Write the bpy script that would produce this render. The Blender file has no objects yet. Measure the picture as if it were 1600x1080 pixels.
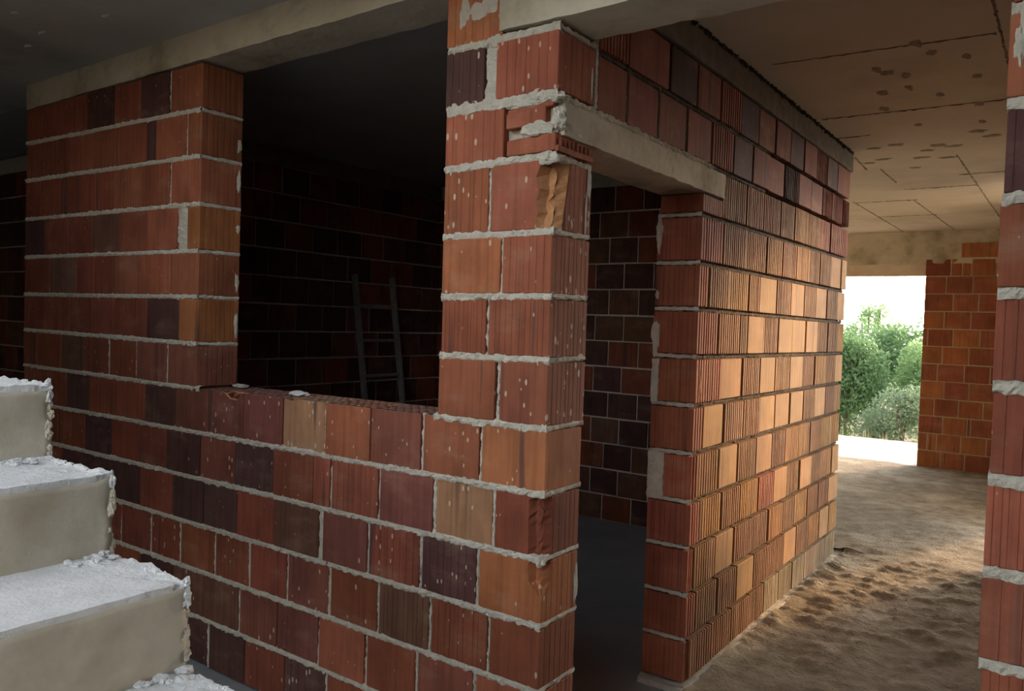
import bpy, math, random
from mathutils import Vector, Matrix, noise
R = random.Random(11)
C = bpy.context.scene.collection
SC = bpy.context.scene

# ------------------------------------------------------------------ camera
def make_camera():
    a, b, c = math.radians(35.6986), math.radians(-1.7233), math.radians(1.8536)
    f = Vector((-math.sin(a) * math.cos(b), math.cos(a) * math.cos(b), math.sin(b)))
    r = Vector((math.cos(a), math.sin(a), 0)); u = r.cross(f)
    r2 = math.cos(c) * r + math.sin(c) * u; u2 = -math.sin(c) * r + math.cos(c) * u
    cam = bpy.data.cameras.new('camera'); o = bpy.data.objects.new('camera', cam); C.objects.link(o)
    cam.sensor_width = 36; cam.lens = 36 * 1232.803 / 1600; cam.clip_start = 0.03
    m = Matrix((r2, u2, -f)).transposed().to_4x4(); m.translation = (1.2771, -1.9719, 1.5253)
    o.matrix_world = m; SC.camera = o
make_camera()

# ------------------------------------------------------------------ sky, sun, exposure
SUN_AZ, SUN_EL = math.radians(21), math.radians(10.5)      # azimuth from +Y towards +X
w = bpy.data.worlds.new('world'); SC.world = w; w.use_nodes = True
nt = w.node_tree; bg = nt.nodes['Background']
sky = nt.nodes.new('ShaderNodeTexSky'); sky.sky_type = 'NISHITA'; sky.sun_disc = False
sky.sun_elevation = SUN_EL; sky.sun_rotation = SUN_AZ; sky.air_density = 1.0; sky.dust_density = 2.5; sky.ozone_density = 1.0
hs = nt.nodes.new('ShaderNodeHueSaturation'); hs.inputs['Saturation'].default_value = .36
nt.links.new(sky.outputs[0], hs.inputs['Color']); nt.links.new(hs.outputs[0], bg.inputs[0]); bg.inputs[1].default_value = .78
sl = bpy.data.lights.new('sun', 'SUN'); sl.energy = 3.5; sl.angle = math.radians(6); sl.color = (1.0, 0.54, 0.19)
so = bpy.data.objects.new('sun', sl); C.objects.link(so)
sd = Vector((math.sin(SUN_AZ) * math.cos(SUN_EL), math.cos(SUN_AZ) * math.cos(SUN_EL), math.sin(SUN_EL)))
so.rotation_euler = sd.to_track_quat('Z', 'Y').to_euler(); so.location = sd * 30
vs = SC.view_settings; vs.view_transform = 'Standard'; vs.look = 'None'; vs.gamma = 1; vs.use_curve_mapping = False
vs.exposure = .75

# ------------------------------------------------------------------ materials
def nodes(name, rough=0.9):
    m = bpy.data.materials.new(name); m.use_nodes = True
    t = m.node_tree; b = t.nodes['Principled BSDF']; b.inputs['Roughness'].default_value = rough
    b.inputs['Specular IOR Level'].default_value = 0.25
    return m, t, b
def nd(t, kind, **kw):
    n = t.nodes.new(kind)
    for k, v in kw.items():
        if k in n.inputs: n.inputs[k].default_value = v
        else: setattr(n, k, v)
    return n
def mapv(t, src, scale, off=None):
    n = nd(t, 'ShaderNodeMapping'); n.inputs['Scale'].default_value = scale
    t.links.new(src, n.inputs['Vector'])
    if off is not None: t.links.new(off, n.inputs['Location'])
    return n.outputs[0]
def noise_n(t, vec, scale, detail=4, rough=.6):
    n = nd(t, 'ShaderNodeTexNoise'); n.inputs['Scale'].default_value = scale
    n.inputs['Detail'].default_value = detail; n.inputs['Roughness'].default_value = rough
    t.links.new(vec, n.inputs['Vector']); return n.outputs['Fac']
def ramp(t, fac, stops):
    n = nd(t, 'ShaderNodeValToRGB'); e = n.color_ramp.elements
    while len(e) < len(stops): e.new(0.5)
    for el, (p, c) in zip(e, stops):
        el.position = p; el.color = (c, c, c, 1) if isinstance(c, (int, float)) else (*c, 1)
    t.links.new(fac, n.inputs[0]); return n.outputs[0]
def mix(t, fac, a, b, mode='MIX'):
    n = nd(t, 'ShaderNodeMix', data_type='RGBA', blend_type=mode)
    for i, v in ((0, fac), (6, a), (7, b)):
        if hasattr(v, 'is_linked'): t.links.new(v, n.inputs[i])
        elif i == 0: n.inputs[i].default_value = v
        else: n.inputs[i].default_value = (*v, 1)
    return n.outputs[2]
def math_n(t, op, a, b):
    n = nd(t, 'ShaderNodeMath', operation=op)
    for i, v in enumerate((a, b)):
        if hasattr(v, 'is_linked'): t.links.new(v, n.inputs[i])
        else: n.inputs[i].default_value = v
    return n.outputs[0]
def bump(t, b, h, strength=.4, dist=.01):
    n = nd(t, 'ShaderNodeBump'); n.inputs['Strength'].default_value = strength; n.inputs['Distance'].default_value = dist
    t.links.new(h, n.inputs['Height']); t.links.new(n.outputs[0], b.inputs['Normal'])

def brick_material():
    m, t, b = nodes('fired_clay', .82)
    tc = nd(t, 'ShaderNodeTexCoord'); oi = nd(t, 'ShaderNodeObjectInfo')
    cmb = nd(t, 'ShaderNodeCombineXYZ'); r50 = math_n(t, 'MULTIPLY', oi.outputs['Random'], 53.0)
    for i in range(3): t.links.new(r50, cmb.inputs[i])
    P = tc.outputs['Object']
    streak = noise_n(t, mapv(t, P, (55, 55, 2.2), cmb.outputs[0]), 1.0, 4)
    blot = noise_n(t, mapv(t, P, (7, 7, 5), cmb.outputs[0]), 1.0, 5)
    wide = noise_n(t, mapv(t, P, (14, 14, .6), cmb.outputs[0]), 1.0, 2)
    col = mix(t, 1.0, oi.outputs['Color'], ramp(t, streak, [(.25, .72), (.5, 1.0), (.8, 1.18)]), 'MULTIPLY')
    col = mix(t, 1.0, col, ramp(t, blot, [(.3, .72), (.55, 1.0), (.75, 1.2)]), 'MULTIPLY')
    band = ramp(t, wide, [(.66, 0), (.70, 1)])                      # burnt vertical kiln stripes
    col = mix(t, math_n(t, 'MULTIPLY', band, .72), col, (.075, .045, .042))
    haze = ramp(t, noise_n(t, mapv(t, P, (4, 4, 9), cmb.outputs[0]), 1.0, 5), [(.55, 0), (.8, 1)])
    col = mix(t, math_n(t, 'MULTIPLY', haze, .35), col, (.42, .29, .19))   # cement wash
    # splashes of mortar
    vo = nd(t, 'ShaderNodeTexVoronoi'); vo.inputs['Scale'].default_value = 1.0
    t.links.new(mapv(t, P, (52, 52, 24), cmb.outputs[0]), vo.inputs['Vector'])
    sep = nd(t, 'ShaderNodeSeparateColor'); t.links.new(vo.outputs['Color'], sep.inputs[0])
    thr = math_n(t, 'MULTIPLY', math_n(t, 'GREATER_THAN', sep.outputs[0], .62), math_n(t, 'MULTIPLY', sep.outputs[1], .26))
    sp = math_n(t, 'LESS_THAN', vo.outputs['Distance'], math_n(t, 'MULTIPLY', thr, oi.outputs['Alpha']))
    col = mix(t, math_n(t, 'MULTIPLY', sp, .75), col, (.62, .50, .38))
    t.links.new(col, b.inputs['Base Color'])
    bump(t, b, streak, .35, .004)
    return m
def plain(name, c1, c2, scale=6, bumps=.5, bscale=90, rough=.92, dist=.006, c3=None, s3=1.5):
    m, t, b = nodes(name, rough)
    P = nd(t, 'ShaderNodeNewGeometry').outputs['Position']
    a = noise_n(t, P, scale, 6, .65)
    col = mix(t, ramp(t, a, [(.32, 0), (.68, 1)]), c1, c2)
    if c3: col = mix(t, ramp(t, noise_n(t, P, s3, 5, .6), [(.5, 0), (.68, 1)]), col, c3)
    t.links.new(col, b.inputs['Base Color'])
    bump(t, b, noise_n(t, P, bscale, 5, .7), bumps, dist)
    return m
BRICK = brick_material()
DUSTY = plain('mortar_dusted_clay', (.22, .13, .10), (.46, .41, .36), 60, .6, 120)
PATCH = plain('rough_soffit_patch', (.20, .165, .12), (.31, .26, .195), 40, .8, 90)
GAP_SHADE_MOULD = plain('shaded_mouldy_gap', (.03, .025, .02), (.07, .06, .045), 30, .5, 80)  # near-black colour stands for the shaded gap and its mould
SCAR = plain('fresh_broken_clay', (.40, .17, .07), (.56, .29, .14), 30, .5, 120)
MORTAR = plain('grey_mortar', (.60, .55, .45), (.77, .71, .60), 25, .9, 160, dist=.008)
MORTAR_SHADE = plain('joint_shade_mortar', (.075, .058, .042), (.15, .115, .08), 25, .9, 160, dist=.008)  # mortar darkened to hold the shadow of the recessed joints
CONC = plain('formed_concrete', (.50, .445, .34), (.63, .565, .45), 3.5, .35, 60, c3=(.32, .265, .18), s3=3.0)
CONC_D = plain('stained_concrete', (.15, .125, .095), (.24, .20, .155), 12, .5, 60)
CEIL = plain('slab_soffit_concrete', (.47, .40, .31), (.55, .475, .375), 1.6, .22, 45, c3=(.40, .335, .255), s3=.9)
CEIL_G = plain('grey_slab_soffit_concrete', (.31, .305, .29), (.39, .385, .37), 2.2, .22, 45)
FLOORM = plain('screed_floor', (.31, .315, .315), (.40, .40, .395), 2.5, .35, 70)
DUST = plain('sandy_dust', (.19, .145, .09), (.38, .32, .23), 8, .8, 50, dist=.025, c3=(.46, .40, .30), s3=2.2)
TERR = plain('pale_terrace_concrete', (.46, .41, .33), (.62, .56, .46), 5, .6, 50, dist=.02)
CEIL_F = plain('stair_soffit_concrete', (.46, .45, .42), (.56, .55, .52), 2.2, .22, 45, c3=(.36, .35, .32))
LINT = plain('pale_pink_lintel_concrete', (.62, .50, .38), (.74, .62, .49), 6, .3, 60)
TREAD = plain('pale_cement_tread', (.70, .70, .685), (.84, .84, .825), 14, .8, 90, dist=.01)
RISER = plain('stair_riser_concrete', (.48, .43, .335), (.59, .54, .43), 5, .3, 80, c3=(.36, .30, .215), s3=2.6)
LADDERM = plain('grey_weathered_wood', (.22, .21, .2), (.34, .32, .3), 20, .4, 60)
EARTH = plain('dry_earth', (.20, .16, .10), (.30, .25, .16), 3, .6, 30)
def leaf_material(name, c1, c2):
    m, t, b = nodes(name, .6)
    P = nd(t, 'ShaderNodeNewGeometry').outputs['Position']
    col = mix(t, noise_n(t, P, 5, 4), c1, c2)
    t.links.new(col, b.inputs['Base Color'])
    tr = nd(t, 'ShaderNodeBsdfTranslucent'); t.links.new(col, tr.inputs[0])
    mx = nd(t, 'ShaderNodeMixShader'); mx.inputs[0].default_value = .4
    out = t.nodes['Material Output']
    t.links.new(b.outputs[0], mx.inputs[1]); t.links.new(tr.outputs[0], mx.inputs[2]); t.links.new(mx.outputs[0], out.inputs[0])
    return m
LEAF_A = leaf_material('dark_leaf', (.10, .19, .09), (.19, .31, .13))
LEAF_B = leaf_material('light_leaf', (.18, .31, .14), (.32, .46, .20))
LEAF_C = leaf_material('silver_leaf', (.15, .24, .15), (.29, .38, .24))
TWIG = plain('grey_twig', (.12, .10, .08), (.2, .17, .14), 20, .3)
STRAW = plain('dry_grass', (.42, .40, .26), (.58, .54, .36), 12, .2)

# ------------------------------------------------------------------ helpers
def link(name, verts, faces, mat, parent=None, loc=(0, 0, 0), smooth=False, mats=None, midx=None):
    me = bpy.data.meshes.new(name)
    l = Vector(loc)
    me.from_pydata([Vector(v) - l for v in verts], [], faces)
    for x in (mats or [mat]): me.materials.append(x)
    if midx: me.polygons.foreach_set('material_index', midx)
    if smooth: me.polygons.foreach_set('use_smooth', [True] * len(me.polygons))
    me.validate(); me.update()
    o = bpy.data.objects.new(name, me); C.objects.link(o); o.location = l
    if parent: o.parent = parent; 
    return o
def tag(o, label=None, cat=None, group=None, kind=None):
    if label: o['label'] = label
    if cat: o['category'] = cat
    if group: o['group'] = group
    if kind: o['kind'] = kind
    return o
def box_vf(x0, x1, y0, y1, z0, z1, V, F):
    n = len(V)
    V += [(x0, y0, z0), (x1, y0, z0), (x1, y1, z0), (x0, y1, z0), (x0, y0, z1), (x1, y0, z1), (x1, y1, z1), (x0, y1, z1)]
    F += [(n, n + 3, n + 2, n + 1), (n + 4, n + 5, n + 6, n + 7), (n, n + 1, n + 5, n + 4), (n + 1, n + 2, n + 6, n + 5), (n + 2, n + 3, n + 7, n + 6), (n + 3, n, n + 4, n + 7)]
def boxes(name, lst, mat, parent=None):
    V, F = [], []
    for b in lst: box_vf(*b, V, F)
    return link(name, V, F, mat, parent)
def nz(x, y, z, s=1.0): return noise.noise(Vector((x * s, y * s, z * s)))
def fr(v, f1=40, f2=110): return .65 * nz(v[0], v[1], v[2], f1) + .45 * nz(v[0] + 9, v[1], v[2], f2)
def rough_box(name, x0, x1, y0, y1, z0, z1, step, amp, mat, parent=None, ampfn=None, f1=18, f2=60, smooth=False):
    """closed box whose six faces are grids, displaced by noise of position so the seams stay shut"""
    idx, V, F = {}, [], []
    nx, ny, nzz = [max(1, round(abs(b - a) / step)) for a, b in ((x0, x1), (y0, y1), (z0, z1))]
    def vid(i, j, k):
        if (i, j, k) not in idx:
            p = Vector((x0 + (x1 - x0) * i / nx, y0 + (y1 - y0) * j / ny, z0 + (z1 - z0) * k / nzz))
            a = amp * (ampfn(p) if ampfn else 1)
            d = Vector((fr((p.x, p.y, p.z), f1, f2), fr((p.x + 31, p.y, p.z), f1, f2), fr((p.x, p.y + 47, p.z), f1, f2)))
            idx[(i, j, k)] = len(V); V.append(p + d * a)
        return idx[(i, j, k)]
    for k in (0, nzz):
        for i in range(nx):
            for j in range(ny):
                q = [vid(i, j, k), vid(i + 1, j, k), vid(i + 1, j + 1, k), vid(i, j + 1, k)]; F.append(q if k else q[::-1])
    for j in (0, ny):
        for i in range(nx):
            for k in range(nzz):
                q = [vid(i, j, k), vid(i + 1, j, k), vid(i + 1, j, k + 1), vid(i, j, k + 1)]; F.append(q[::-1] if j else q)
    for i in (0, nx):
        for j in range(ny):
            for k in range(nzz):
                q = [vid(i, j, k), vid(i, j + 1, k), vid(i, j + 1, k + 1), vid(i, j, k + 1)]; F.append(q if i else q[::-1])
    return link(name, V, F, mat, parent, smooth=smooth)
def lump(name, c, r, mat, parent=None, n=10, amp=.35, squash=(1, 1, 1), seed=0):
    V, F = [], []
    for i in range(n + 1):
        th = math.pi * i / n
        for j in range(2 * n):
            ph = math.pi * j / n
            d = Vector((math.sin(th) * math.cos(ph), math.sin(th) * math.sin(ph), math.cos(th)))
            k = 1 + amp * (nz(d.x + seed, d.y, d.z, 1.8) + .6 * nz(d.x, d.y + seed, d.z, 4.5))
            V.append((c[0] + d.x * r * k * squash[0], c[1] + d.y * r * k * squash[1], c[2] + d.z * r * k * squash[2]))
    for i in range(n):
        for j in range(2 * n):
            a, b = i * 2 * n + j, i * 2 * n + (j + 1) % (2 * n)
            F.append((a, a + 2 * n, b + 2 * n, b))
    return link(name, V, F, mat, parent, loc=c)

# wall frames: (u along the wall, d depth into the wall, z) -> world
def M_front(u, d, z): return (u, d, z)
def M_door(u, d, z): return (-d, u, z)
def M_far(u, d, z): return (u, 8.187 + d, z)
def M_back(u, d, z): return (u, 3.44 + d, z)
def M_left(u, d, z): return (-3.46 - d, u, z)
def M_nook(u, d, z): return (u, .85 + d, z)
def flips(M):   # True if the frame mirrors handedness
    a = Vector(M(1, 0, 0)) - Vector(M(0, 0, 0)); b = Vector(M(0, 1, 0)) - Vector(M(0, 0, 0)); c = Vector(M(0, 0, 1)) - Vector(M(0, 0, 0))
    return a.cross(b).dot(c) < 0

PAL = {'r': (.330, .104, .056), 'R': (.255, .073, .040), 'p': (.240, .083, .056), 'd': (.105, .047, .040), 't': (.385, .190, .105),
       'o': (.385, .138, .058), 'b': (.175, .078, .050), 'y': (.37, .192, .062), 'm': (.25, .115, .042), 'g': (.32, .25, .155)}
def colour(o, key, specks=1.0):
    c = PAL[key]; s = R.uniform(.86, 1.12)
    o.color = (c[0] * s, c[1] * s * R.uniform(.93, 1.07), c[2] * s * R.uniform(.9, 1.1), specks)

def groove_pts(a, b, depth, n, wid, jit=.0015):
    """points along a face from a to b with n narrow grooves; returns list of (t, inset)"""
    out = []
    L = b - a
    for i in range(n):
        t = a + L * (i + 1 + R.uniform(-.22, .22) * (wid < .005)) / (n + 1) + R.uniform(-jit, jit)
        h = wid / 2 * R.uniform(.7, 1.2)
        out += [(t - h, 0), (t - h * .5, depth), (t + h * .5, depth), (t + h, 0)]
    return out
def brick(M, par, u0, u1, zb, zt, d0=0, d1=.2, key='r', front=0, sideR=0, sideL=0, gd=.0018, gw=.003, chip=None, scar=None, specks=1.0, name='brick', bev=.0025, sgd=.0022, sgw=.0034):
    """hollow clay block as a prism; zb, zt = (z at u0, z at u1); grooves cut into the faces; chip(zn)->size cuts the front right corner"""
    prof = [(u0 + bev, d0, 0)]
    for t, i in groove_pts(u0, u1, gd, front, gw): prof.append((t, d0 + i, 0))
    if chip: pass
    else: prof += [(u1 - bev, d0, 0), (u1, d0 + bev, 0)]
    side = []
    for t, i in groove_pts(d0, d1, sgd, sideR, sgw): side.append((u1 - i, t, 0))
    side += [(u1, d1 - bev, 0), (u1 - bev, d1, 0), (u0 + bev, d1, 0), (u0, d1 - bev, 0)]
    for t, i in reversed(groove_pts(d0, d1, sgd, sideL, sgw)): side.append((u0 + i, t, 0))
    side.append((u0, d0 + bev, 0))
    levels = [0, .0, 1, 1] if not chip else [0, 0] + [i / 12 for i in range(1, 12)] + [1, 1]
    V, F, MI = [], [], []
    cu, cd = (u0 + u1) / 2, (d0 + d1) / 2
    rings = []
    for li, zn in enumerate(levels):
        pr = list(prof)
        if chip:
            s, s2, dp = chip(zn); j = lambda: R.uniform(-.15, .15) * s
            s = max(s, bev)
            # cut runs from front face (u1-s) round to the side face (d0+s2), hollowed by dp
            pr = [q for q in pr if q[0] < u1 - s - .001]
            while len(pr) < len(prof): pr.append((u1 - s - .0005 * (len(prof) - len(pr)), d0, 0))
            pr = sorted(pr, key=lambda q: q[0])
            pr += [(u1 - s + j() * .3, d0, 1), (u1 - s * .72 + j() * .5, d0 + s2 * .25 + dp * 1.0, 1), (u1 - s * .45 + j(), d0 + s2 * .38 + dp * .55 + j() * .5, 1),
                   (u1 - s * .2 - dp * .7, d0 + s2 * .6 + j(), 1), (u1, d0 + s2 + j() * .3, 0)]
            sd_ = [((q[0], max(q[1], d0 + s2 + .0006 * (i + 1)), q[2]) if abs(q[0] - u1) < .01 and q[1] < d1 - .01 else q) for i, q in enumerate(side)]
        else: sd_ = side
        ring = pr + sd_
        ins = bev if li in (0, len(levels) - 1) else 0
        row = []
        for (u, d, f) in ring:
            k = (u - u0) / (u1 - u0)
            b_, t_ = zb[0] + (zb[1] - zb[0]) * k, zt[0] + (zt[1] - zt[0]) * k
            z = b_ + (t_ - b_) * zn
            if li == 1: z += bev
            if li == len(levels) - 2: z -= bev
            uu = u + (ins if u < cu else -ins) if ins else u
            dd = d + (ins if d < cd else -ins) if ins else d
            row.append(len(V)); V.append(M(uu, dd, z))
        rings.append((row, [q[2] for q in ring]))
    fl = flips(M); n = len(rings[0][0])
    for (a, fa), (b, _) in zip(rings, rings[1:]):
        for i in range(n):
            j = (i + 1) % n
            q = (a[i], a[j], b[j], b[i]); F.append(q[::-1] if fl else q); MI.append(fa[i] if chip else 0)
    F.append(tuple(rings[-1][0][::-1] if fl else rings[-1][0])); F.append(tuple(rings[0][0] if fl else rings[0][0][::-1])); MI += [0, 0]
    c = M(cu, cd, (zb[0] + zt[0]) / 2)
    o = link(name, V, F, None, par, loc=c, mats=[BRICK, scar or BRICK] if chip else [BRICK], midx=MI if chip else None)
    colour(o, key, specks)
    return o
def hollow_brick(M, par, u0, u1, zb, zt, d0, d1, key, nu, ndp, dip=None, specks=1.0, name='brick', depth=.09):
    """block with its cell openings showing on top; dip(u)->how far the front top edge has broken away"""
    V, F, MI = [], [], []
    web = .007
    def grid(a, b, n):
        cw = (b - a - web * (n + 1)) / n; o = [a]
        for i in range(n): o += [a + web + i * (cw + web), a + (i + 1) * (cw + web)]
        return o + [b]
    us, ds = grid(u0, u1, nu), grid(d0, d1, ndp)
    zz = lambda u, q: q[0] + (q[1] - q[0]) * (u - u0) / (u1 - u0)
    tz = lambda u, d: zz(u, zt) - (dip(u) * max(0, 1 - (d - d0) / .05) if dip else 0) - .0015 * abs(nz(u, d, 0, 90))
    def v(u, d, z): V.append(M(u, d, z)); return len(V) - 1
    top = [[v(u, d, tz(u, d)) for d in ds] for u in us]
    bot = [[v(u, d, zz(u, zt) - depth) for d in ds] for u in us]
    for i in range(len(us) - 1):
        for j in range(len(ds) - 1):
            hole = i % 2 == 1 and j % 2 == 1
            if not hole: F.append((top[i][j], top[i + 1][j], top[i + 1][j + 1], top[i][j + 1])); MI.append(2 if not (dip and dip(us[i]) > .004 and j < 3) else 1)
            else:
                a = [(i, j), (i + 1, j), (i + 1, j + 1), (i, j + 1)]
                for q in range(4):
                    s, e = a[q], a[(q + 1) % 4]
                    F.append((top[e[0]][e[1]], top[s[0]][s[1]], bot[s[0]][s[1]], bot[e[0]][e[1]])); MI.append(0)
                F.append(tuple(bot[x][y] for x, y in a)); MI.append(0)
    fb = [v(u, d0, zz(u, zb)) for u in us]; bb = [v(u, d1, zz(u, zb)) for u in us]
    for i in range(len(us) - 1):
        F.append((fb[i], fb[i + 1], top[i + 1][0], top[i][0])); MI.append(0)
        F.append((bb[i + 1], bb[i], top[i][-1], top[i + 1][-1])); MI.append(0)
        F.append((fb[i + 1], fb[i], bb[i], bb[i + 1])); MI.append(0)
    F.append(tuple([bb[0], fb[0]] + [top[0][j] for j in range(len(ds))])); F.append(tuple([fb[-1], bb[-1]] + [top[-1][j] for j in reversed(range(len(ds)))])); MI += [0, 0]
    if flips(M): F = [tuple(reversed(f)) for f in F]
    o = link(name, V, F, None, par, loc=M((u0 + u1) / 2, (d0 + d1) / 2, zb[0]), mats=[BRICK, SCAR, DUSTY], midx=MI)
    colour(o, key, specks); return o
def bead(M, par, a, b, half, face=0.0, back=.016, amp=.004, mat=None, step=.0085, name='mortar_bed', seed=0, wob=.0055):
    """ragged bead of mortar from a=(u,z) to b=(u,z); front at depth 'face', edges sunk to 'back'"""
    V, F = [], []
    L = math.hypot(b[0] - a[0], b[1] - a[1]); n = max(2, int(L / step))
    tu, tz = (b[0] - a[0]) / L, (b[1] - a[1]) / L; pu, pz = -tz, tu
    rows = (-1, -.78, -.3, .3, .78, 1)
    for i in range(n + 1):
        s = i / n; u, z = a[0] + (b[0] - a[0]) * s, a[1] + (b[1] - a[1]) * s
        x, y, zz = M(u, 0, z)
        for r in rows:
            h = half * r * (1 + .35 * nz(u + r, z + seed, 5 * r, 28)) + wob * (nz(u, z + 3 * r, seed, 40) + .7 * nz(u, z + 5 * r, seed, 105))
            e = back if abs(r) == 1 else face + (.0035 if abs(r) > .5 else 0) + amp * 1.3 * fr((x + r * .07, y, zz + r * .05 + seed), 48, 125)
            V.append(M(u + pu * h, e, z + pz * h))
    k = len(rows)
    for i in range(n):
        for j in range(k - 1):
            q = (i * k + j, (i + 1) * k + j, (i + 1) * k + j + 1, i * k + j + 1)
            F.append(q)
    if flips(M): F = [f[::-1] for f in F]
    return link(name, V, F, mat or MORTAR, par, loc=M(*((a[0] + b[0]) / 2, face, (a[1] + b[1]) / 2)), smooth=False)
def smear(M, par, u, z, su, sz, d=0.0, thick=.005, name='mortar_smear', seed=0, mat=None):
    """thin ragged patch of mortar stuck on a face"""
    V, F = [M(u, d - thick, z)], []
    n = 22
    for ring in (.55, 1.0):
        for i in range(n):
            an = 2 * math.pi * i / n
            k = ring * (1 + .45 * nz(math.cos(an) + seed, math.sin(an), seed * .7, 1.6) + .25 * nz(math.cos(an), math.sin(an) + seed, 2, 4.2))
            V.append(M(u + math.cos(an) * su * k, d + (-thick * .8 if ring < 1 else .002) + .002 * nz(u + an, z, seed, 3), z + math.sin(an) * sz * k))
    for i in range(n):
        j = (i + 1) % n
        F.append((0, 1 + i, 1 + j)); F.append((1 + i, 1 + n + i, 1 + n + j, 1 + j))
    if flips(M): F = [f[::-1] for f in F]
    return link(name, V, F, mat or MORTAR, par, loc=M(u, d, z))

# ------------------------------------------------------------------ course heights measured along the walls
def lerp_tab(tab, u):
    for (u0, z0), (u1, z1) in zip(tab, tab[1:]):
        if u <= u1 or (u1, z1) == tab[-1]: return z0 + (z1 - z0) * (u - u0) / (u1 - u0)
FZ = {0: [(-3.5, 0), (0, 0)], 1: [(-3.5, .2), (0, .205)], 2: [(-3.5, .4), (0, .407)], 3: [(-3.5, .60), (0, .608)], 4: [(-3.5, .80), (0, .809)], 5: [(-3.5, .998), (0, 1.008)],
      6: [(-3.47, 1.199), (-1.81, 1.191), (0, 1.207)], 7: [(-3.47, 1.395), (-1.81, 1.385), (0, 1.414)], 8: [(-3.47, 1.59), (-1.81, 1.589), (0, 1.605)],
      9: [(-3.47, 1.795), (-1.81, 1.787), (0, 1.797)], 10: [(-3.47, 2.003), (-1.81, 1.989), (0, 2.022)], 11: [(-3.47, 2.214), (-1.81, 2.194), (0, 2.208)],
      12: [(-3.47, 2.418), (-1.81, 2.393), (0, 2.40)], 13: [(-3.47, 2.612), (-1.81, 2.60), (0, 2.60)]}
DZN = [.018, .219, .408, .606, .799, 1.001, 1.201, 1.404, 1.602, 1.794, 1.993, 2.20, 2.395, 2.59]
DZF = [.018, .207, .412, .592, .788, .997, 1.19, 1.385, 1.593, 1.798, 2.012, 2.213, 2.40, 2.60]
DZ = {k: [(0, DZN[k] + (DZN[k] - DZF[k]) * .45), (1.11, DZN[k]), (3.6, DZF[k])] for k in range(14)}
FRONT_T = .205

# ================================================================== SETTING
# ---- floor: one slab, with the stairwell side, the room and the terrace
floor = boxes('floor', [(-8, 4, -4.5, 8.4, -.2, 0)], FLOORM); tag(floor, 'grey concrete floor slab of the unfinished house', 'floor', kind='structure')
terr = rough_box('floor_terrace', -6, 4.5, 8.4, 10.44, -.25, -.004, .12, .01, TERR); tag(terr, 'sunlit concrete terrace beyond the far opening', 'terrace', kind='structure')
pat = rough_box('floor_bounce', 1.16, 4.5, 5.0, 8.39, -.25, -.004, .15, .01, TERR); tag(pat, 'added unseen concrete slab bouncing sunlight in at the hidden wall opening', 'terrace', kind='structure')  # added out of view to reflect sun up to the far ceiling
# ---- ceiling slab with an unseen stairwell opening shaped for the light (x -3.4..0.2, y -2.3..-1.05) and the front edge behind the camera
CZ = 2.72
ceil = boxes('ceiling', [(-8, 1.15, 3.6, 8.45, CZ, CZ + .18), (1.15, 4, .2, 5.0, CZ, CZ + .18), (0.0, 1.15, .2, 3.6, CZ, CZ + .18)], CEIL)
tag(ceil, 'pale concrete slab soffit above the passage with formwork marks', 'ceiling', kind='structure')
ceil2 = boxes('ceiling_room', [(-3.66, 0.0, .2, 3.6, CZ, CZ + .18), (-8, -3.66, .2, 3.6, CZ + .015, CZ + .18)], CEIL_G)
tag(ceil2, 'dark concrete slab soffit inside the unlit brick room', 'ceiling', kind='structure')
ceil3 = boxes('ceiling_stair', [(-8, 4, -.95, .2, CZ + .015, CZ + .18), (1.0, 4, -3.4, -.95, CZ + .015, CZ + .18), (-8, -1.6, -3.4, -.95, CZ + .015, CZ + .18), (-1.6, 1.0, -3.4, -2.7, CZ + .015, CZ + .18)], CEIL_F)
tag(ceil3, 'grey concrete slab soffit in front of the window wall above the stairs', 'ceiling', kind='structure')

# ---- beams
beam_f = rough_box('trim_1', -3.48, -.215, 0.0, .21, 2.605, 2.74, .03, .006, CONC, f1=9, f2=40); tag(beam_f, 'beige concrete ring beam above the wide window opening', 'beam', kind='structure')
beam_p = rough_box('trim_2', -.225, 4.0, -.004, .215, 2.425, 2.74, .03, .006, CONC, f1=9, f2=40); tag(beam_p, 'concrete beam over the passage between brick pillar and pier', 'beam', kind='structure')
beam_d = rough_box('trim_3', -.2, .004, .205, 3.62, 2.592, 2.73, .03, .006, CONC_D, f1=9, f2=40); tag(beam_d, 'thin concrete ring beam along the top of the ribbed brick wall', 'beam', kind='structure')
beam_w = rough_box('trim_4', -4, .95, 8.187, 8.40, 2.345, 2.73, .05, .006, CONC, f1=9, f2=40); tag(beam_w, 'concrete beam above the bright far opening', 'beam', kind='structure')
lint_w = rough_box('trim_5', -3.6, -.19, 8.26, 8.39, 2.215, 2.36, .05, .004, LINT, f1=9, f2=40); tag(lint_w, 'shallow concrete lintel at the head of the far opening', 'lintel', kind='structure')
lint = rough_box('trim_6', -.2, .006, .03, 1.34, 2.086, 2.188, .025, .005, CONC, f1=12, f2=45); tag(lint, 'concrete lintel over the dark doorway', 'lintel', kind='structure')
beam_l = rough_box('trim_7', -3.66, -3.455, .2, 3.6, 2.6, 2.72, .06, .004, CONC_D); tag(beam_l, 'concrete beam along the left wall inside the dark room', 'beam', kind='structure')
# ragged strips, near-black for the gap's shade and mould, along the ring beam
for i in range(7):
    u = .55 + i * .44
    bead(lambda u, d, z: (.006 - d, u, z), beam_d, (u, 2.716), (u + .42, 2.716), .011, -.004, .012, .016, GAP_SHADE_MOULD, name='gap_shade_strip', seed=i * 3.1, wob=.022)

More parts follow.
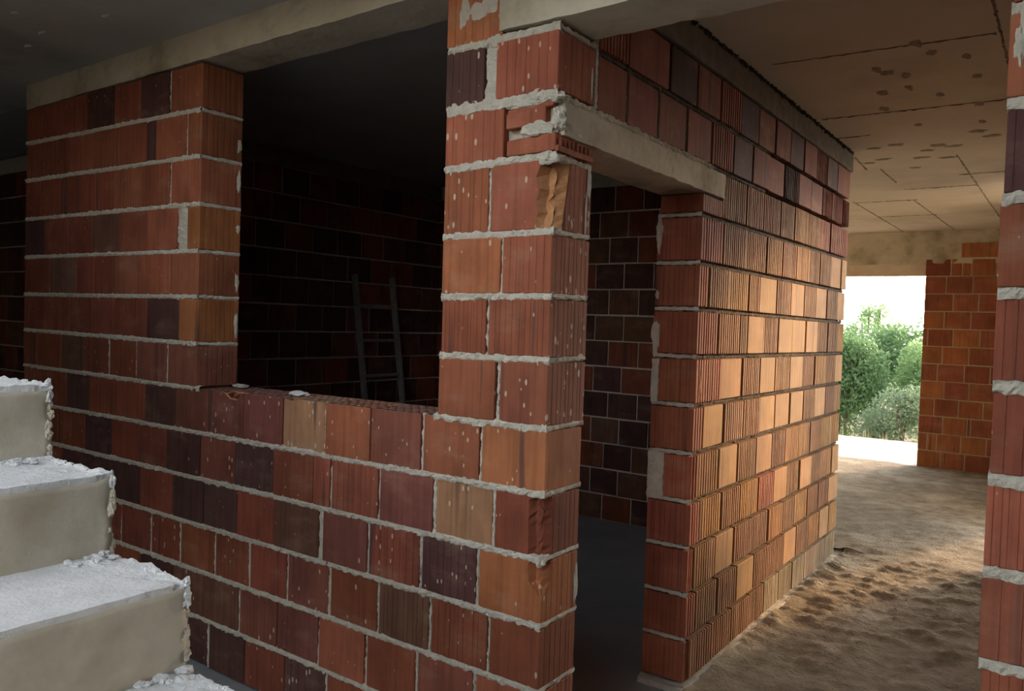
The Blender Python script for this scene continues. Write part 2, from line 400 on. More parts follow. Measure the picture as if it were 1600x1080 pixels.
# ---- formwork seams and rough patches on the soffit
def Mc(u, d, z): return (u, z, CZ + d)          # u -> x, z -> y, d up into the slab
for i, (a, b) in enumerate([((.1, 1.60), (.96, 1.66)), ((.05, 2.66), (.95, 2.69)), ((0.02, 3.155), (.20, 3.16)), ((.5, 4.70), (.95, 4.69)), ((.05, 5.204), (.57, 5.20)), ((-.45, 5.77), (.06, 5.78)),
                            ((-.45, 6.80), (.08, 6.795)), ((-.02, 3.76), (-.04, 4.22)), ((.05, 4.24), (.05, 4.85)), ((-.455, 5.68), (-.44, 8.15)), ((.03, 5.8), (.08, 8.15)), ((.567, 3.95), (.58, 7.2)), ((.975, 1.2), (.972, 2.3))]):
    bead(Mc, ceil, a, b, .006, -.003, .004, .006, CONC_D, step=.02, name='formwork_seam', seed=i * 1.7, wob=.010)
for i, (x, y) in enumerate([(.48, 1.9), (.51, 1.97), (.572, 2.052), (.715, 1.777), (.681, 1.632), (.832, 1.9), (.553, 2.258), (.843, 2.218), (.433, 2.288), (.382, 2.593), (.665, 2.455), (.805, 2.729), (.479, 3.029), (.786, 3.114), (.741, 3.338), (.802, 3.494), (.284, 3.488), (.143, 3.538), (.5, 3.62), (.581, 3.683), (.428, 3.748), (.02, 3.995), (.131, 3.91), (.36, 3.956), (.504, 4.029), (.269, 4.299)]):
    far = y > 3.3
    smear(Mc, ceil, x, y, (.055 if far else .024) * R.uniform(.8, 1.3), (.04 if far else .05) * R.uniform(.8, 1.3), 0, .004, 'rough_patch', i * 2.3, PATCH)
for i, (x, y) in enumerate([(-2.35, -.52), (-2.5, -.35), (-2.75, -.3), (-2.05, -.30)]):
    smear(lambda u, d, z: (u, z, CZ + .015 + d), ceil3, x, y, .035, .012, 0, .003, 'lime_spot', i * 5.1, TREAD)

# ================================================================== FRONT WALL (window wall with the corner pillar)
wall_f = boxes('wall_front', [(-3.45, -.10, .06, .187, 0, 1.0), (-3.45, -1.85, .06, .187, .98, 2.62), (-1.85, -.41, .06, .17, .9, 1.09), (-.40, -.12, .07, .187, .98, 2.02), (-.40, -.05, .06, .187, 2.0, 2.6)], MORTAR)
tag(wall_f, 'red hollow brick wall with a wide window opening and a corner pillar', 'brick wall', kind='structure')
XL, XJ = -3.475, -1.815
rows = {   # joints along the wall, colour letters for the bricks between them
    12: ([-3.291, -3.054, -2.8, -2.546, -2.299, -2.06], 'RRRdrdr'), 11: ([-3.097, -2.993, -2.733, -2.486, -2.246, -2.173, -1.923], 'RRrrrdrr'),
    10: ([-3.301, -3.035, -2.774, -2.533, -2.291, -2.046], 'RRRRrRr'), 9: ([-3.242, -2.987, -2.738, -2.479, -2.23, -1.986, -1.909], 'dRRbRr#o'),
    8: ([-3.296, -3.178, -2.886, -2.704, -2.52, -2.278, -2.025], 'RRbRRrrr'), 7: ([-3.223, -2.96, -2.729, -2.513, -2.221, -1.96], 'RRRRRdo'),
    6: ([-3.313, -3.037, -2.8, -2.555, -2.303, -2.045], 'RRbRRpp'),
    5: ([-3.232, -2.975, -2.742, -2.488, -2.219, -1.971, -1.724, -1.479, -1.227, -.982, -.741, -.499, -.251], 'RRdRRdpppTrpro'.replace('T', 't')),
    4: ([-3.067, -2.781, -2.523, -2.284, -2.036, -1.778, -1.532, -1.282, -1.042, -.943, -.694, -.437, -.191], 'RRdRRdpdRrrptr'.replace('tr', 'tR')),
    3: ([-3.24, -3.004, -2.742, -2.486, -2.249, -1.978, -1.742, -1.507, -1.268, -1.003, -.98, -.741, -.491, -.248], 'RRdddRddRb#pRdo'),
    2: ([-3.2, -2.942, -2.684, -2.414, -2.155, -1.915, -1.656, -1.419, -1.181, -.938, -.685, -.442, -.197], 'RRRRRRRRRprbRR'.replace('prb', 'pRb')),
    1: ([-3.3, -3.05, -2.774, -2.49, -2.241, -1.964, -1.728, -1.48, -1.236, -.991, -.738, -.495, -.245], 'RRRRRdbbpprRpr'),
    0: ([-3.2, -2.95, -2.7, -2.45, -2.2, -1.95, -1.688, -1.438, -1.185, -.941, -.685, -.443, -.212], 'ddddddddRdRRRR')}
G = .009   # half of a bed joint
wide_joint = {(12, -2.06), (11, -1.923), (10, -2.046), (6, -2.555), (6, -2.303), (6, -2.045), (5, -.499), (5, -.251), (5, -.982), (4, -.943), (4, -.694), (4, -.437), (4, -.191), (3, -.741), (3, -.491), (3, -.248), (2, -2.414), (2, -2.155), (2, -1.915), (2, -1.656), (2, -1.419), (2, -1.181), (2, -.938), (2, -.685), (2, -.442), (2, -.197), (1, -.991), (1, -.738), (1, -.495), (1, -.245), (1, -1.48), (0, -1.688), (0, -.941), (0, -.685)}
for k, (js, keys) in rows.items():
    end = XJ if k >= 6 else -.002
    edges = [XL] + js + [end]
    zb = lambda u: lerp_tab(FZ[k], u) + G
    zt = lambda u: lerp_tab(FZ[k + 1], u) - (G if not (k == 5 and -1.82 < u < -.43) else -.004)
    for i, (a, b) in enumerate(zip(edges, edges[1:])):
        key = keys[i]
        if key == '#':      # a gap filled with mortar instead of a brick
            bead(M_front, wall_f, ((a + b) / 2, zb(a)), ((a + b) / 2, zt(a)), (b - a) / 2 + .006, .002, .02, .006, name='mortar_joint', seed=k); continue
        last = i == len(edges) - 2
        ga = .0015 if i == 0 else (.007 if (k, js[i - 1]) in wide_joint else .003)
        gb = 0 if last else (.007 if (k, js[i]) in wide_joint else .003)
        a2, b2 = a + ga, b - gb
        dj = R.uniform(-.004, .003)
        sp = 1.0 if b2 > -2.0 and k < 6 else .55
        if k == 5 and a > -1.75 and b < -.2 and not last:
            dip = None
            if abs(a + 1.724) < .01: dip = lambda u: .042 * max(0, 1 - abs(u + 1.55) / .07) * (1 + .5 * nz(u, 0, 0, 60))
            if abs(a + 1.227) < .01: dip = lambda u: .010 * max(0, 1 - abs(u + 1.19) / .05)
            hollow_brick(M_front, wall_f, a2, b2, (zb(a2), zb(b2)), (zt(a2), zt(b2)), dj, FRONT_T, key, 6, 5, dip, sp)
            continue
        gv = 0 if R.random() < .65 else R.choice((5, 6, 7, 9))
        if last and k >= 6: gv = R.choice((0, 0, 8))
        chip = None
        if last and k == 4: chip = lambda zn: (.055, .05, .010) if zn < .95 else (.045, .04, .004)
        if last and k == 3: chip = lambda zn: ((.048 * min(1, max(0, (zn - .42) / .25)) + .002, .045 * min(1, max(0, (zn - .42) / .25)) + .002, .012 * min(1, max(0, (zn - .46) / .2))))
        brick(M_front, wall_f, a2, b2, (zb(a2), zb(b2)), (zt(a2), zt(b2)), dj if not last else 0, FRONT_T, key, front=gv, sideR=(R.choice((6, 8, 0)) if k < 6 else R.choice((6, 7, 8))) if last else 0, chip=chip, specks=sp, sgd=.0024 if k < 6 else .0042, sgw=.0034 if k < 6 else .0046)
    for j in js:
        if (k, j) in wide_joint:
            bead(M_front, wall_f, (j, zb(j) - .004), (j + R.uniform(-.004, .004), zt(j) + .004), .0068, .003 if k > 0 else 0, .016, .005, name='mortar_joint', seed=j + k)
# pillar courses above the sill
pil = {6: ([(-.431, -.2, 'r'), (-.18, 0, 'r')], -.19), 7: ([(-.427, -.246, 'r'), (-.232, 0, 'r')], -.239), 8: ([(-.43, -.194, 'o'), (-.184, 0, 'r')], -.189), 9: ([(-.432, -.252, 'r'), (-.237, 0, 'r')], -.245),
       10: ([(-.435, -.2, 'r')], None), 11: ([(-.438, -.282, 'd'), (-.232, 0, 'r')], -.257), 12: ([(-.44, -.215, 'o')], None)}
for k, (bl, j) in pil.items():
    zb = lambda u: lerp_tab(FZ[k], u) + G
    zt = lambda u: lerp_tab(FZ[k + 1], u) - G
    for a, b, key in bl:
        corner = b == 0
        chip = (lambda zn: (.058 + .006 * math.sin(zn * 19), .085 - .035 * (1 - zn), .02 * (.35 + zn))) if (corner and k == 9) else None
        gf = {7: 9, 9: 6, 8: 6, 11: 5}.get(k, 0 if R.random() < .5 else 5)
        if k == 8 and not corner: gf = 0
        if k == 9 and corner: gf = 0
        brick(M_front, wall_f, a, b - (.003 if corner else 0), (zb(a), zb(b)), (zt(a), zt(b)), R.uniform(-.004, .002), .215, key, front=gf, sideR=8 if corner and k != 11 else (5 if corner else 0), gw=.0026, gd=.0015, chip=chip, scar=SCAR, specks=1.2)
    if j: bead(M_front, wall_f, (j, zb(j) - .004), (j, zt(j) + .004), .007 if k != 11 else .026, .004, .02, .006, name='mortar_joint', seed=k * 7.7)
# broken fragments packed under the lintel's end
def fragment(u0, u1, d1, z0, z1, slots):
    o = brick(M_front, wall_f, u0, u1, (z0, z0 + .004), (z1, z1 + .01), 0, d1, 'r', front=0, name='brick_fragment', specks=.6)
    if slots:
        for i in range(8):      # cut cells showing on the broken end
            d = .022 + i * .0235
            zz0, zz1 = z0 + .014, z1 - .001 - .006 * R.random()
            rough_box('cell_web', u1 - .001, u1 + .009, d - .0035, d + .0035, zz0 - .004, zz1, .006, .002, BRICK, o).color = (*PAL['R'], 0)
        lo = rough_box('cell_rim', u1 - .001, u1 + .010, .001, .205, z0 + .001, z0 + .018, .008, .002, BRICK, o); lo.color = (*PAL['r'], 0)
        for ch in o.children: ch.location = ch.location - o.location
    return o
fragment(-.185, -.006, .205, 2.034, 2.082, True)
fragment(-.19, -.045, .12, 2.118, 2.165, False)
brick(M_front, wall_f, -.188, -.02, (2.163, 2.172), (2.178, 2.188), .004, .10, 'r', name='brick_fragment', specks=.3)
for c, r, s in [((-.075, .012, 2.105), .034, (1.8, .7, .8)), ((-.01, .02, 2.135), .026, (1, .8, 1.2)), ((-.03, .0, 2.016), .024, (1.6, .7, .8)), ((-.12, .01, 2.188), .022, (3, .6, .6)), ((-.02, .012, 2.198), .022, (1.6, .8, .7)), ((-.008, .0, .808), .016, (1, 1, 1)), ((.0, .05, 2.11), .018, (.7, 1.6, .8)), ((0.0, .12, 2.10), .012, (.7, 2.2, .8))]:
    lump('mortar_lump', c, r * 1.0, MORTAR, wall_f, 12, .4, s, seed=c[0] * 50 + c[2])
# bed joints
for k in range(1, 14):
    f = lambda u: lerp_tab(FZ[k], u)
    h = .0135
    if k <= 5: segs = [(XL, -1.9), (-1.9, 0)]
    elif k == 6: segs = [(XL, XJ + .03), (-.45, 0)]
    elif k == 13: segs = []
    else: segs = [(XL, XJ), (-.432, 0)]
    for a, b in segs:
        hh = h * (1.15 if a > -.5 else 1.0); 
        if k == 12 and a > -.5: hh *= 1.2
        if k == 11 and a > -.5: hh *= 1.5
        n = max(1, round((b - a) / .9)); us = [a + (b - a) * i / n for i in range(n + 1)]
        for p, q in zip(us, us[1:]):
            bead(M_front, wall_f, (p, f(p)), (q, f(q)), hh, -.003, .018, .0075, seed=k * 3.3 + p)
    # returns round the pillar's corner, the window jamb
    Ms = lambda u, d, z: (-.003 - d, u, z)
    if k != 13 and k != 11: bead(Ms, wall_f, (-.002, f(0)), (.212, f(0) + (.004 if k != 10 else -.004)), .0115, -.001, .018, .005, seed=k * 9.1)
    if 6 < k < 13:
        Mj = lambda u, d, z: (XJ - d, u, z)
        bead(Mj, wall_f, (0, f(XJ)), (FRONT_T, f(XJ)), .010, -.001, .016, .004, seed=k * 5.7)
smear(M_front, wall_f, -.37, 2.51, .022, .045, -.003, .006, seed=3); smear(M_front, wall_f, -.31, 2.505, .03, .025, -.003, .005, seed=4); smear(M_front, wall_f, -.26, 2.52, .03, .03, -.003, .002, seed=5)
Mj = lambda u, d, z: (XJ - d, u, z)
for i, (z, s) in enumerate([(2.11, .05), (2.27, .03), (1.66, .045), (1.47, .06), (1.9, .02)]): smear(Mj, wall_f, .192, z, .012, s, -.0005, .005, seed=i * 3.3)
Mp = lambda u, d, z: (-.003 - d, u, z)
smear(Mp, wall_f, .20, 1.97, .014, .06, 0, .005, seed=8); smear(Mp, wall_f, .185, 1.86, .006, .09, 0, .004, seed=9); smear(Mp, wall_f, .2, .70, .018, .085, 0, .003, seed=12); smear(Mp, wall_f, .195, 2.28, .006, .06, 0, .003, seed=13)

# ================================================================== DOOR WALL (ribbed bricks, lit by the low sun)
wall_d = boxes('wall_right', [(-.18, -.055, 1.16, 3.56, 0, 2.0), (-.18, -.055, 1.36, 3.56, 1.9, 2.6), (-.18, -.055, .2, 3.56, 2.19, 2.6)], MORTAR_SHADE)
tag(wall_d, 'ribbed orange brick wall beside the doorway lit by low sun', 'brick wall', kind='structure')
drows = {0: [1.153, 1.398, 1.652, 1.906, 2.137, 2.386, 2.629, 2.868, 3.121, 3.381], 1: [1.211, 1.453, 1.693, 1.938, 2.194, 2.438, 2.681, 2.932, 3.163, 3.395], 2: [1.171, 1.416, 1.649, 1.899, 2.147, 2.393, 2.632, 2.881, 3.115, 3.345],
         3: [1.213, 1.464, 1.703, 1.961, 2.205, 2.44, 2.685, 2.932, 3.172, 3.415], 4: [1.158, 1.411, 1.645, 1.902, 2.157, 2.389, 2.642, 2.88, 3.131, 3.356], 5: [1.214, 1.451, 1.7, 1.949, 2.194, 2.448, 2.702, 2.945, 3.196, 3.427],
         6: [1.398, 1.667, 1.914, 2.156, 2.413, 2.658, 2.913, 3.147, 3.394], 7: [1.338, 1.606, 1.71, 1.951, 2.188, 2.443, 2.705, 2.952, 3.19, 3.431], 8: [1.215, 1.455, 1.716, 1.872, 2.144, 2.39, 2.648, 2.891, 3.14, 3.395],
         9: [1.355, 1.648, 1.953, 2.203, 2.45, 2.702, 2.943, 3.198, 3.451], 10: [1.40, 1.641, 1.888, 2.154, 2.391, 2.638, 2.896, 3.148, 3.389], 11: [.435, .681, .936, 1.19, 1.44, 1.69, 1.94, 2.19, 2.44, 2.69, 2.94, 3.19, 3.43], 12: [.433, .763, 1.02, 1.27, 1.52, 1.77, 2.02, 2.27, 2.52, 2.77, 3.02, 3.27]}
dkeys = {8: 'ymyyymymymy', 9: 'mmmymymmyy', 7: 'mmmymyyymmy', 6: 'mymyyymymy', 10: 'mmmmmymrrr', 5: 'mymmyyymymy', 4: 'mmymymyymyy', 3: 'mymyrymymyy', 2: 'mmymmymymmy', 1: 'mmmymmymyyy', 0: 'mmmmmgggggg', 11: 'RRRRRdRRdRRRRR', 12: 'RRdRRdRRdRRdR'}  # shade put into the top two courses as darker bricks
YJ, YF = 1.108, 3.595
for k, js in drows.items():
    st = {10: 1.335, 11: .232, 12: .232}.get(k, YJ)
    edges = [st] + js + [YF]
    for i, (a, b) in enumerate(zip(edges, edges[1:])):
        key = dkeys[k][i % len(dkeys[k])] if i or k > 9 else 'r'
        if k >= 11: nr = R.choice((0, 0, 8)) if a < 1.7 else R.choice((0, 14))
        else: nr = 0 if (key == 'y' and R.random() < .6) else max(2, round((b - a) / .027) - 1)
        zz = [lerp_tab(DZ[k], u) + .0115 for u in (a, b)]; zz2 = [lerp_tab(DZ[k + 1], u) - .0115 for u in (a, b)]
        if k == 0: zz = [z + .012 for z in zz]
        left = 8 if i == 0 and k < 10 else 0
        brick(M_door, wall_d, a + (.0075 if i else 0), b - .0075, zz, zz2, R.uniform(-.003, .005), .2 if i else .196, key, front=nr, sideL=left, gw=.0115, gd=.010, specks=.25)
# the jamb: mortar packing, thin brick under the lintel
Mjam = lambda u, d, z: (u, YJ + d, z)
brick(M_door, wall_d, 1.118, 1.33, (2.005, 2.003), (2.078, 2.076), .0, .19, 'R', front=8, gw=.005, specks=.3)
for k in range(0, 11):
    bead(Mjam, wall_d, (-.196, DZN[k]), (0, DZN[k]), .0085, .001, .014, .004, seed=k * 2.9)
    if k:
        for p, q in ((YJ, 1.95), (1.95, 2.8), (2.8, YF)):
            bead(M_door, wall_d, (p, lerp_tab(DZ[k], p)), (q, lerp_tab(DZ[k], q)), .0125, .020, .030, .004, MORTAR_SHADE, seed=k * 4.3 + p)
for k in (11, 12):
    bead(M_door, wall_d, (.22, lerp_tab(DZ[k], .22)), (1.9, lerp_tab(DZ[k], 1.9)), .009, .005, .02, .004, MORTAR_SHADE, seed=k * 4.3)
for j in (.435, .681, .936): bead(M_door, wall_d, (j, 2.21), (j, 2.39), .006, .003, .016, .004, MORTAR_SHADE, name='mortar_joint', seed=j * 9)
bead(M_door, wall_d, (.225, 2.21), (.225, 2.58), .006, .001, .016, .004, name='mortar_joint', seed=4)
bead(lambda u, d, z: (.004 - d, u, z), lint, (.0, 2.196), (1.2, 2.196), .012, -.006, .02, .007, CONC, name='mortar_bed', seed=77)
rough_box('mortar_packing', -.198, -.125, YJ - .006, YJ + .05, .80, .995, .009, .006, MORTAR, wall_d, f1=40, f2=110)
rough_box('mortar_packing', -.196, -.165, YJ - .005, YJ + .05, 1.205, 1.39, .009, .005, MORTAR, wall_d, f1=40, f2=110)
for i, (z, su, s) in enumerate([(1.93, .016, .06), (1.90, .012, .08), (1.48, .022, .07), (1.66, .01, .02)]): smear(Mjam, wall_d, -.186, z, su, s, -.001, .004, seed=i * 4.4 + 1)
smear(M_door, wall_d, 1.16, 1.30, .02, .09, -.001, .004, seed=31, mat=SCAR)
rough_box('footing', -.2, .02, 1.08, 3.6, -.01, .024, .025, .010, MORTAR, wall_d, f1=14, f2=50)

# ================================================================== far wall, inner walls, pier
def plain_wall(M, name, label, u0, u1, k0, k1, L, T, keys, core, mortar=MORTAR, phase=.5, hz=.2, gap=.008, grooves=0, first=None):
    w_ = boxes(name, core, mortar); tag(w_, label, 'brick wall', kind='structure')
    for k in range(k0, k1):
        js = first[k] if first and k in first else None
        if js is None:
            u = u0 + L * ((k % 2) * phase + R.uniform(.0, .12)); js = []
            while u < u1 - .06:
                if u > u0 + .05: js.append(u)
                u += L * R.uniform(.97, 1.03)
        ed = [u0] + list(js) + [u1]
        for a, b in zip(ed, ed[1:]):
            dz = R.uniform(-.002, .002)
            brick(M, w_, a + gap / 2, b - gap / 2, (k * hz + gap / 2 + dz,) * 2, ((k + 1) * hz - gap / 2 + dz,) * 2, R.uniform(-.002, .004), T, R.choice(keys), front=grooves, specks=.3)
    return w_
far_first = {0: [.044, .285, .53, .78], 1: [-.1, -.005, .239, .488, .74], 2: [.05, .292, .328, .58, .82], 3: [-.045, .2, .44, .69], 4: [.047, .294, .54, .79], 5: [-.03, .241, .49, .74], 6: [.012, .277, .53, .78], 7: [-.144, .113, .376, .62], 8: [.013, .279, .53, .78], 9: [.096, .347, .6], 10: [.02, .283, .53, .78], 11: [.061, .172, .262, .5, .75]}
wall_w = plain_wall(M_far, 'wall_far', 'orange brick wall beside the bright far opening', -.2, .95, 0, 12, .25, .2, 'rrorRo', [(-.19, .94, 8.195, 8.38, 0, 2.36)], plain('warm_grey_mortar', (.42, .33, .23), (.52, .42, .30), 25, .5, 100), gap=.014, first=far_first)
for a, b in ((.16, .40), (.41, .62)): brick(M_far, wall_w, a, b, (2.41, 2.41), (2.57, 2.57), -.012, .1, 'o', specks=.3)
back_w = plain_wall(M_back, 'wall_back', 'brick back wall inside the unlit room, shade put into darker bricks', -3.46, -.2, 0, 13, .25, .15, 'RddbdR', [(-3.46, -.2, 3.452, 3.59, 0, 2.72)], gap=.012)  # darker bricks put the room's shade into the wall colour
left_w = plain_wall(M_left, 'wall_left', 'brick left wall inside the unlit room behind the ladder, shade put into darker bricks', .21, 3.6, 0, 13, .25, .19, 'RddbdR', [(-3.64, -3.472, .21, 3.6, 0, 2.6)], gap=.012)  # same shade carried by the brick colours here
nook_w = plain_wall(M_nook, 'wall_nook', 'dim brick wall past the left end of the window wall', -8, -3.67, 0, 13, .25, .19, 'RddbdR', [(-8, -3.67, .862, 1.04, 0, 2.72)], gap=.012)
# pier on the right: the same courses as the front wall, seen very close
pier = boxes('wall_pier', [(1.145, 4, .02, .187, 0, 2.44)], MORTAR); tag(pier, 'red brick pier with pale mortar at the right edge, nearest the viewer', 'brick wall', kind='structure')
PX = 1.126
for k in range(0, 13):
    z0, z1 = k * .2 + .02 + .013, (k + 1) * .2 + .02 - .012
    if k == 12: z1 = 2.425
    u = PX + R.uniform(-.004, .006); a = u
    js = [PX + (.125 if k % 2 else .25) + i * .25 for i in range(11)]
    for i, b in enumerate(js):
        brick(M_front, pier, a + .004, b - .004, (z0, z0 + .002), (z1, z1 + .002), R.uniform(-.004, .004), .205, {11: 'r', 10: 'r', 9: 'd', 8: 'R', 7: 'R', 6: 'R', 5: 'r', 4: 'r'}.get(k, 'r') if i < 2 else R.choice('rRp'), front=R.choice((0, 5, 7)), specks=.5)
        a = b
    for p, q in ((PX, 1.9), (1.9, 3.9)): bead(M_front, pier, (p + .004, k * .2 + .02), (q, k * .2 + .02), .016, -.002, .018, .008, seed=k * 6.1 + p, step=.008)
for i, (u, z) in enumerate([(1.15, 2.14), (1.16, 2.20), (1.18, 2.02), (1.17, 2.33)]): smear(M_front, pier, u, z, .012, .04, -.004, .004, seed=i * 2 + .5)
# unseen enclosing walls added to shape the light: plain blocks of the same masonry
tag(boxes('wall_sun_blocker', [(.95, 4, 4.8, 5.0, 2.47, 2.9), (1.5, 4, 4.8, 5.0, 0, 2.9), (1.22, 1.5, 4.8, 5.0, 0, 1.15), (.95, 1.15, 5.95, 8.187, 0, 2.72)], CONC), 'added unseen concrete wall with a slot and sill that shape the sun, hidden behind the pier', 'wall', kind='structure')  # added blocker: header, slot and sill cut the sun patch
tag(boxes('wall_side', [(4, 4.2, -3.2, 5.0, 0, 2.9)], CONC), 'concrete side wall closing the passage on the right', 'wall', kind='structure')
tag(boxes('wall_end', [(-8.2, -8, -3.2, 8.4, 0, 2.9), (-8, -.8, -3.4, -3.2, 0, 2.9), (1.1, 4, -3.4, -3.2, 0, 2.9)], CONC), 'added unseen concrete walls at the far left and behind the camera, gap shaped for the light', 'wall', kind='structure')  # added; the gap behind the camera sets the front light
tag(boxes('wall_far_left', [(-8, -3.6, 8.187, 8.4, 0, 2.72), (-4.2, -4, 3.8, 8.19, 0, 2.72)], CONC), 'concrete wall on the hidden side of the far opening', 'wall', kind='structure')

# ================================================================== dust on the passage floor
def dust(name, label, x0, x1, y0, y1, s):
    V, F = [], []
    nx, ny = int((x1 - x0) / s), int((y1 - y0) / s)
    for j in range(ny + 1):
        for i in range(nx + 1):
            x, y = x0 + (x1 - x0) * i / nx, y0 + (y1 - y0) * j / ny
            m = max(0, min(1, 1 - abs(y - 3.0) / 3.2))
            h = .014 + .012 * nz(x, y * .8, 0, 2.3) + (.002 + .009 * m) * nz(x * .8, y, 4, 8) * (.4 + abs(nz(x, y, 3, 1.7)) * 2) + (.0015 + .005 * m) * nz(x, y, 8, 26) + .0018 * nz(x, y, 2, 60)
            h += .030 * max(0, min(1, 1.2 - abs(y - 3.0) / 2.0)) * max(0, nz(x * .7, y * 1.6, 5, 11) + .6 * nz(x, y * 1.4, 6, 30) - .10)
            h += .016 * max(0, 1 - x / .10) * (1 + nz(x, y, 1, 20)) if 1.0 < y < 3.7 and x < .1 else 0
            V.append((x, y, max(.002, h)))
    for j in range(ny):
        for i in range(nx):
            a = j * (nx + 1) + i; F.append((a, a + 1, a + nx + 2, a + nx + 1))
    tag(link(name, V, F, DUST, smooth=True), label, 'dust', kind='stuff')
dust('sandy_dust', 'uneven layer of sandy dust along the passage floor beside the ribbed wall', .014, 1.6, .3, 3.83, .022)
dust('sandy_dust', 'pale sandy dust on the floor before the bright far opening', -3.9, .94, 3.83, 8.17, .04)

# ================================================================== staircase
H, T, XC, YS, YN = .168, .284, -.087, -1.114, -2.12
st = bpy.data.objects.new('staircase', None); C.objects.link(st)
tag(st, 'rough concrete staircase with pale treads rising along the window wall', 'staircase')
edge = lambda p: .3 + 2.9 * max(0, 1 - (YS - p.y) / .03)
for n in range(1, 15):
    z = n * H; xr = XC + (6 - n) * T - (.05 if n > 8 else 0)         # riser position of step n
    vis = 4 <= n <= 8
    s = .013 if vis else .08
    stp = rough_box('step', xr - T - .03, xr, YN, YS, z - H - (.05 if n > 1 else 0), z - .012, s, .0045, RISER, st, ampfn=edge, f1=16, f2=55, smooth=vis)
    if vis:
        tr = rough_box('tread', xr - T - .02, xr - .002, YN, YS + .004, z - .016, z, .012, .007, TREAD, stp, ampfn=lambda p: .35 + 1.6 * max(0, 1 - (YS - p.y) / .12), f1=14, f2=60)
        R.seed(n * 5)
        for i in range(16):      # concrete that squeezed past the formwork along the stair's edge
            q = i / 15
            lump('mortar_spill', (xr - .004 + R.uniform(-.006, .003), YS + R.uniform(-.002, .006), z - H + q * H + R.uniform(-.004, .004)), R.uniform(.004, .010), RISER if q < .8 else TREAD, stp, 8, .6, (.8, .8, 1.6), seed=i * 1.3 + n)
        for i in range(22):
            lump('mortar_spill', (xr - T * R.random(), YS + R.uniform(-.008, .004), z - .004 + R.uniform(-.004, .004)), R.uniform(.006, .012), TREAD, stp, 7, .5, (1.5, .8, .6), seed=i * 1.9 + n)
        for i in range(16):
            lump('mortar_spill', (xr - T + R.uniform(0, .05), YS + R.uniform(-.10, -.0), z + R.uniform(-.002, .004)), R.uniform(.005, .012), TREAD, stp, 7, .5, (1.4, 1.2, .7), seed=i * 2.9 + n)
V, F = [], []
x_lo, x_hi = XC + 5 * T, XC + (6 - 15) * T
V = [(x_lo - .3, YN + .002, 0), (x_lo - .3, YS - .002, 0), (x_hi, YS - .002, 15 * H - .3), (x_hi, YN + .002, 15 * H - .3), (x_lo, YN + .002, 0), (x_lo, YS - .002, 0), (x_hi, YS - .002, 14 * H - .02), (x_hi, YN + .002, 14 * H - .02)]
F = [(0, 1, 2, 3), (4, 7, 6, 5), (0, 4, 5, 1), (1, 5, 6, 2), (2, 6, 7, 3), (3, 7, 4, 0)]
link('waist_slab', V, F, RISER, st)

# ================================================================== ladder in the dark room
lad = bpy.data.objects.new('ladder', None); C.objects.link(lad); lad.location = (-3.12, 2.6, 0)
tag(lad, 'narrow grey wooden ladder leaning on the dark room wall, seen through the window', 'ladder')
def bar(name, a, b, wx, wy, mat, par):
    a, b = Vector(a), Vector(b); d = (b - a).normalized(); s = d.cross(Vector((0, 1, 0)) if abs(d.y) < .9 else Vector((1, 0, 0))).normalized(); t_ = d.cross(s)
    V = []
    for p in (a, b):
        for i, j in ((-1, -1), (1, -1), (1, 1), (-1, 1)): V.append(p + s * wx * i / 2 + t_ * wy * j / 2)
    F = [(3, 2, 1, 0), (4, 5, 6, 7)] + [(i, (i + 1) % 4, 4 + (i + 1) % 4, 4 + i) for i in range(4)]
    o = link(name, V, F, mat, par, loc=par.location); o.location = (0, 0, 0); return o
def lp(t, y): return (-3.12 + (-3.43 + 3.12) * t, y, 1.86 * t)
for y in (2.38, 2.80): bar('rail', lp(0, y), lp(1, y + .02), .045, .028, LADDERM, lad)
for i in range(6): bar('rung', lp(.12 + i * .15, 2.37), lp(.12 + i * .15, 2.83), .022, .022, LADDERM, lad)

# ================================================================== loose bits
o = lump('pebble', (-1.574, 3.50, .018), .028, MORTAR, None, 8, .4, (1, 1, .8), 3); tag(o, 'small pale lump of mortar on the floor by the back wall of the dark room', 'rubble')
o = lump('mortar_chip', (-1.27, .11, 1.208), .022, TREAD, None, 9, .4, (2.2, 1.3, .5), 5); tag(o, 'white chip of dried mortar lying on the brick window sill', 'rubble')
o = lump('mortar_crumbs', (-1.70, .14, 1.205), .016, MORTAR, None, 9, .5, (2.6, 1.6, .6), 9); tag(o, 'grey mortar crumb on the sill beside the left window jamb', 'rubble')

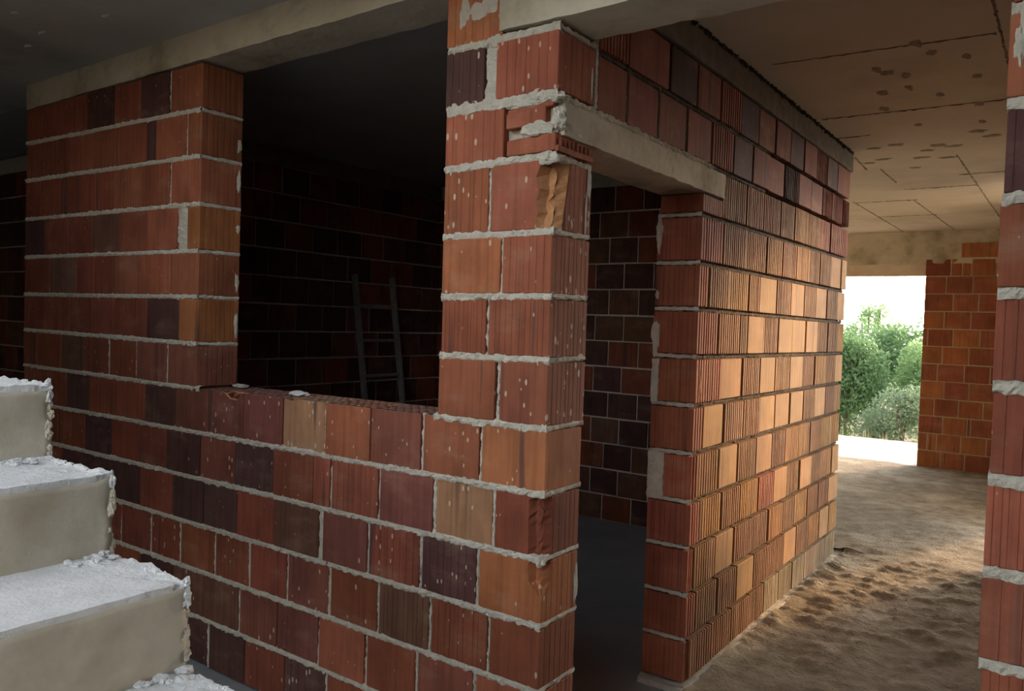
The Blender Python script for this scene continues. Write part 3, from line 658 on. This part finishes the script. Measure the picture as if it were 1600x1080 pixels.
# ================================================================== outside
gr = rough_box('ground', -30, 20, 10.4, 45, -1.2, -.62, 1.0, .15, EARTH, f1=.6, f2=2); tag(gr, 'dry earth ground outside below the terrace', 'ground', kind='structure')
def foliage(name, label, cat, cx, cy, base, blobs, n, leaf, mat, group=None, stems=6):
    root = bpy.data.objects.new(name, None); C.objects.link(root); root.location = (cx, cy, base); tag(root, label, cat, group)
    V, F = [], []
    for _ in range(n):
        bx, by, bz, br, bh = R.choice(blobs)
        d = Vector((R.gauss(0, 1), R.gauss(0, 1), R.gauss(0, 1))).normalized() * (R.random() ** .4)
        k = 1 + .35 * nz(d.x + cx, d.y, d.z + bz, 2.2)
        c = Vector((bx + d.x * br * k, by + d.y * br * k, bz + d.z * bh * k))
        if c.z < .02: continue
        a = Vector((R.gauss(0, 1), R.gauss(0, 1), R.gauss(.35, .8))).normalized(); b = a.cross(Vector((R.gauss(0, 1), R.gauss(0, 1), R.gauss(0, 1)))).normalized()
        l = leaf * R.uniform(.6, 1.3); i = len(V)
        V += [c, c + a * l * .5 + b * l * .22, c + a * l, c + a * l * .5 - b * l * .22]; F.append((i, i + 1, i + 2, i + 3))
    f = link('foliage', V, F, mat, root); f['kind'] = 'stuff'
    for i in range(stems):
        bx, by, bz, br, bh = blobs[i % len(blobs)]
        bar('stem', (R.uniform(-.08, .08) , R.uniform(-.08, .08), -.05), (bx + R.uniform(-.4, .4) * br, by + R.uniform(-.4, .4) * br, bz + bh * R.uniform(.2, .75)), .035, .035, TWIG, root)
        root.children[-1].location = (0, 0, 0)
    for ch in root.children:
        if ch.name.startswith('stem'):
            ch.data.transform(Matrix.Translation((cx, cy, base)))
    return root
foliage('bush', 'tall dark green bush filling the left of the far opening', 'bush', -2.25, 13.6, -.62, [(0, 0, 1.0, .75, .95), (-.45, .1, .8, .6, .8), (.3, 0, 1.35, .5, .75), (-.1, 0, 1.6, .45, .55)], 13000, .085, LEAF_A)
foliage('bush', 'broad light green bush at the right of the far opening', 'bush', -.75, 14.6, -.62, [(0, 0, 1.1, .8, .9), (.5, .2, 1.0, .7, .9), (-.35, .1, 1.4, .5, .65), (.35, 0, 1.55, .5, .5)], 13000, .085, LEAF_B)
foliage('bush', 'low rounded silvery bush just past the terrace edge', 'bush', -1.05, 11.9, -.62, [(0, 0, .75, .42, .62), (-.3, .1, .5, .35, .45), (.25, 0, .95, .3, .4)], 7000, .06, LEAF_C)
foliage('bush', 'tall dense hedge bush standing behind the other bushes', 'bush', -2.6, 16.8, -.62, [(0, 0, 1.3, 1.4, 1.1), (1.4, .1, 1.25, 1.3, 1.05), (-1.2, 0, 1.3, 1.2, 1.1), (.7, 0, 1.7, .9, .7)], 14000, .11, LEAF_A)
foliage('tree', 'thin crowned tree rising above the bushes against the sky', 'tree', -3.0, 19.5, -.62, [(0, 0, 2.35, .65, .5), (.45, 0, 2.15, .5, .35), (-.5, 0, 2.1, .45, .3), (.05, 0, 2.65, .4, .28)], 1700, .10, LEAF_B, stems=9)
for i, x in enumerate((-1.75, -1.58, -1.42, -1.25, -.98)):
    V, F = [], []
    for b in range(26):
        c = Vector((R.uniform(-.05, .05), R.uniform(-.05, .05), 0)); l = R.uniform(.25, .5); q = Vector((R.uniform(-.12, .12), R.uniform(-.3, .3), 1)).normalized()
        n = len(V); V += [c + Vector((-.004, 0, 0)), c + Vector((.004, 0, 0)), c + q * l * .6 + Vector((.004, .004, 0)), c + q * l]; F.append((n, n + 1, n + 2, n + 3))
    o = link('grass_tuft', V, F, STRAW); o.location = (x, 10.62, -.34)
    if True:
        base = boxes('soil', [(-.06, .06, -.08, .08, -.3, .01)], EARTH, o)
    tag(o, ['dry grass tuft leftmost along the terrace edge', 'second dry grass tuft from the left along the terrace edge', 'middle dry grass tuft along the terrace edge', 'fourth dry grass tuft from the left along the terrace edge', 'dry grass tuft nearest the orange brick wall at the terrace edge'][i], 'grass', 'dry grass tufts along the terrace edge')
